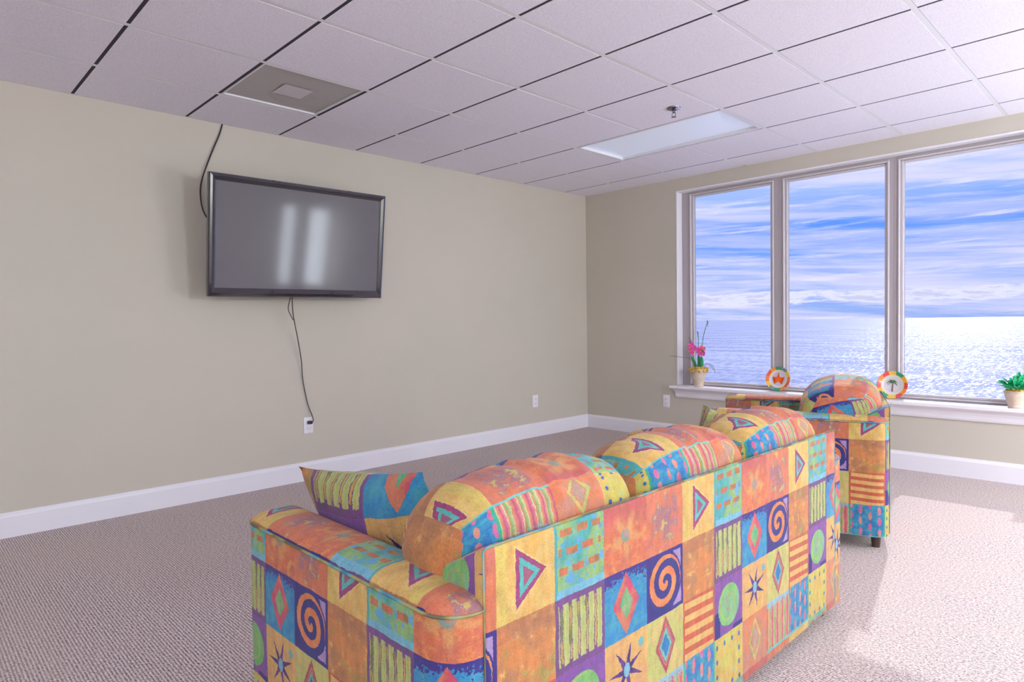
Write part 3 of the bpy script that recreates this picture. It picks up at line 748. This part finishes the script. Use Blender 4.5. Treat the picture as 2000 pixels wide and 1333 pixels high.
# ------------------------------------------------------------------ potted plants
MPOT = simple('cream glazed pot', C(206, 186, 166), .4, .3, 22)
MMOSS = simple('yellow moss', C(206, 168, 70), .9, .5, 60)
MSTEM = simple('green stem', C(74, 130, 100), .5, .2, 30); MLEAF = simple('green leaf', C(46, 160, 104), .4, .35, 25)
MLEAF2 = simple('bright mint leaf', C(38, 178, 118), .4, .4, 30)
MPINK = simple('pink petal', C(255, 96, 196), .5, .2, 40); MPINK2 = simple('coral pink petal', C(255, 120, 150), .5, .2, 40)
MTWIG = simple('brown twig', C(120, 104, 96), .7, .2, 30)
def leafshape(bm, base, tip, width, fold=.25, nrm=Vector((0, 0, 1)), n=6, sag=.0):
    base, tip = Vector(base), Vector(tip); ax = tip-base; L = ax.length; d_ = ax.normalized()
    sd = d_.cross(nrm); sd = sd.normalized() if sd.length > 1e-4 else Vector((1, 0, 0)); nn = sd.cross(d_)
    rows = []
    for k in range(n+1):
        t = k/n; w2 = width*math.sin(PI*min(1, t*.92+.04))**.8; c_ = base+ax*t+nn*(sag*math.sin(PI*t))
        th = .0006
        rows.append([bm.verts.new(c_-sd*w2+nn*fold*w2), bm.verts.new(c_+nn*th), bm.verts.new(c_+sd*w2+nn*fold*w2), bm.verts.new(c_-nn*th-nn*.0005)])
    for A, B in zip(rows, rows[1:]):
        for i, j in ((0, 1), (1, 2), (2, 3), (3, 0)): bm.faces.new((A[i], A[j], B[j], B[i]))
    bm.faces.new(rows[0]); bm.faces.new(rows[-1][::-1])
def pot(t, r0, r1, h, mat):
    bm = bmesh.new(); lathe(bm, [(0, 0), (r0, 0), (r0+.004, .012), (r0, .02), (r0+(r1-r0)*.55, h*.45), (r1*.97, h*.8), (r1, h*.93), (r1+.006, h*.95), (r1+.007, h), (r1-.002, h), (r1-.006, h*.9), (0, h*.88)], 32)
    return link('pot', bm, mat, t)
p1 = thing('potted_orchid', 'cream pot with pink flowers and tall green stems at the left end of the sill', 'potted plant', (1.333, -.012, WZ0))
pot(p1, .042, .072, .165, MPOT)
rnd = random.Random(3)
bm = bmesh.new()
for k in range(170):
    a = rnd.uniform(0, 2*PI); r_1 = rnd.uniform(.01, .084); c_ = Vector((r_1*math.cos(a), r_1*math.sin(a), .166+rnd.uniform(-.008, .012)-(rnd.uniform(.006, .024) if r_1 > .07 else 0)))
    tmp = bmesh.ops.create_icosphere(bm, subdivisions=2, radius=rnd.uniform(.007, .013), matrix=Matrix.Translation(c_))
link('moss', bm, MMOSS, p1)
stems = [[(0, 0, .16), (.03, 0, .30), (.05, 0, .46), (.095, 0, .605)], [(-.01, 0, .16), (-.012, .01, .30), (-.005, .01, .44), (-.012, .01, .505)], [(-.02, 0, .16), (-.05, 0, .26), (-.075, 0, .36), (-.085, 0, .42)], [(.02, 0, .16), (.035, -.01, .26), (.045, -.01, .34)]]
for S_ in stems:
    bm = bmesh.new(); sp2 = spline(S_); tube(bm, sp2, [.0045*(1-.35*i/len(sp2)) for i in range(len(sp2))], 7)
    tp = Vector(S_[-1]); 
    for k in range(4): bmesh.ops.create_icosphere(bm, subdivisions=1, radius=.008-.001*k, matrix=Matrix.Translation(tp+Vector((rnd.uniform(-.004, .004), 0, -.014*k))))
    link('stem', bm, MSTEM, p1)
for (bx_, tx, tz, wd) in ((-.02, -.07, .285, .016), (.0, -.01, .30, .02), (.02, .05, .28, .016), (-.03, -.045, .22, .018), (.01, .03, .24, .018)):
    bm = bmesh.new(); leafshape(bm, (bx_, 0, .16), (tx, rnd.uniform(-.03, .02), tz), wd, nrm=Vector((0, 1, .2)), sag=.01); link('leaf', bm, MLEAF, p1)
def flower(c_, r, mat, t):
    bm = bmesh.new()
    for k in range(5):
        a = 2*PI*k/5+rnd.uniform(0, .6); d_ = Vector((math.cos(a), -.35+rnd.uniform(-.2, .2), math.sin(a)))
        leafshape(bm, c_, Vector(c_)+d_*r, r*.42, fold=.3, nrm=Vector((0, 1, 0)), n=5, sag=.004)
    f = link('flower', bm, mat, t)
    bm = bmesh.new(); bmesh.ops.create_icosphere(bm, subdivisions=1, radius=.007, matrix=Matrix.Translation(Vector(c_)+Vector((0, -.008, 0)))); link('flower_centre', bm, MORANGE, f)
for c_, r, mm in (((-.07, -.01, .385), .032, MPINK), ((-.035, -.012, .355), .03, MPINK), ((-.06, -.01, .315), .026, MPINK), ((.0, -.012, .345), .028, MPINK), ((.045, -.012, .35), .038, MPINK2), ((.052, -.012, .31), .03, MPINK), ((.015, -.012, .31), .024, MPINK), ((-.08, -.01, .345), .02, MPINK2)):
    flower(c_, r, mm, p1)
for S_ in ([(-.02, 0, .17), (-.08, -.01, .255), (-.18, -.015, .27), (-.30, -.02, .277)], [(.03, 0, .17), (.10, 0, .215), (.15, 0, .19), (.165, 0, .13)], [(.02, 0, .17), (.07, 0, .215), (.12, 0, .20), (.15, 0, .16)], [(-.02, 0, .3), (-.07, 0, .42), (-.10, 0, .455)]):
    bm = bmesh.new(); tube(bm, spline(S_), .0022, 6); link('twig', bm, MTWIG, p1)

p2 = thing('potted_foliage', 'small cream pot of bright green leaves at the right edge of the sill', 'potted plant', (3.68, -.012, WZ0))
pot(p2, .044, .066, .115, MPOT)
bm = bmesh.new()
for k in range(30):
    a = rnd.uniform(0, 2*PI); r_1 = rnd.uniform(0, .062); bmesh.ops.create_icosphere(bm, subdivisions=1, radius=rnd.uniform(.008, .013), matrix=Matrix.Translation((r_1*math.cos(a), r_1*math.sin(a), .112+rnd.uniform(-.008, .01))))
link('moss', bm, MMOSS, p2)
for k in range(64):
    a = rnd.uniform(0, 2*PI); e_ = rnd.uniform(.05, 1.35); L = rnd.uniform(.06, .125)
    d_ = Vector((math.cos(a)*math.cos(e_), math.sin(a)*math.cos(e_)*.7, math.sin(e_))); b0 = Vector((0, 0, .12)); tip = b0+d_*L
    bm = bmesh.new(); leafshape(bm, b0+d_*L*.45, tip, rnd.uniform(.012, .019), nrm=Vector((rnd.uniform(-.4, .4), rnd.uniform(-1, .2), 1)), n=4)
    tube(bm, [b0, b0+d_*L*.5], .0014, 5); link('leaf', bm, MLEAF2, p2)

# ------------------------------------------------------------------ fill lamps added beyond the frame to brighten the room
def fill_lamp_mat(name, es):
    m, nt, b = newmat(name); nz = nt.noise(objco(nt), 4, 2)
    setb(nt, b, base=C(250, 248, 245), rough=.4, emis=nt.mix(nz, (.84, .945, 1.05, 1), (.84, .94, 1.03, 1)), es=es); return m
MBRASS = simple('brushed metal', C(150, 145, 140), .35, .1, 15, metal=1.0)
def fill_globe(label, x, y, z, mat, r=.17):
    t = thing('fill_globe_lamp', label, 'lamp', (x, y, H))
    bm = bmesh.new(); lathe(bm, [(0, 0), (.06, 0), (.055, -.02), (0, -.025)], 24); link('ceiling_rose', bm, MBRASS, t)
    bm = bmesh.new(); tube(bm, [(0, 0, -.02), (0, 0, z+r-H-.005)], .006, 8); link('rod', bm, MBRASS, t)
    bm = bmesh.new(); bmesh.ops.create_uvsphere(bm, u_segments=32, v_segments=16, radius=r, matrix=Matrix.Translation((0, 0, z-H))); link('globe', bm, mat, t)
    return t
fill_globe('unseen opal globe added as fill light by the right wall windows', 6.2, -3.0, 1.75, fill_lamp_mat('opal globe of added fill lamp', LB), .2)
fill_globe('unseen opal globe added as fill light behind the camera on the right', 6.0, -6.8, 1.75, bpy.data.materials['opal globe of added fill lamp'], .2)
def fill_column(label, x, y, r, z0, z1, mat):
    t = thing('fill_column_lamp', label, 'lamp', (x, y, 0))
    bm = bmesh.new(); lathe(bm, [(0, 0), (r*.9, 0), (r*.9, .015), (.02, .03), (0, .03)], 32); link('base', bm, MBRASS, t)
    bm = bmesh.new(); tube(bm, [(0, 0, .02), (0, 0, z0-.01)], .012, 12); link('pole', bm, MBRASS, t)
    bm = bmesh.new(); lathe(bm, [(0, z0), (r, z0), (r, z1), (0, z1)], 40); link('paper_shade', bm, mat, t)
MC = fill_lamp_mat('glowing paper of added fill lamp', LW)  # columns added for fill light and bright strips in the screen
fill_column('slim paper column added as fill light right of the window beyond the frame', 5.5, -.80, .075, .45, 1.62, MC)
fill_column('wide paper column added out of view as fill light right of the window, nearest the wall', 5.5, -.30, .13, .45, 1.62, MC)
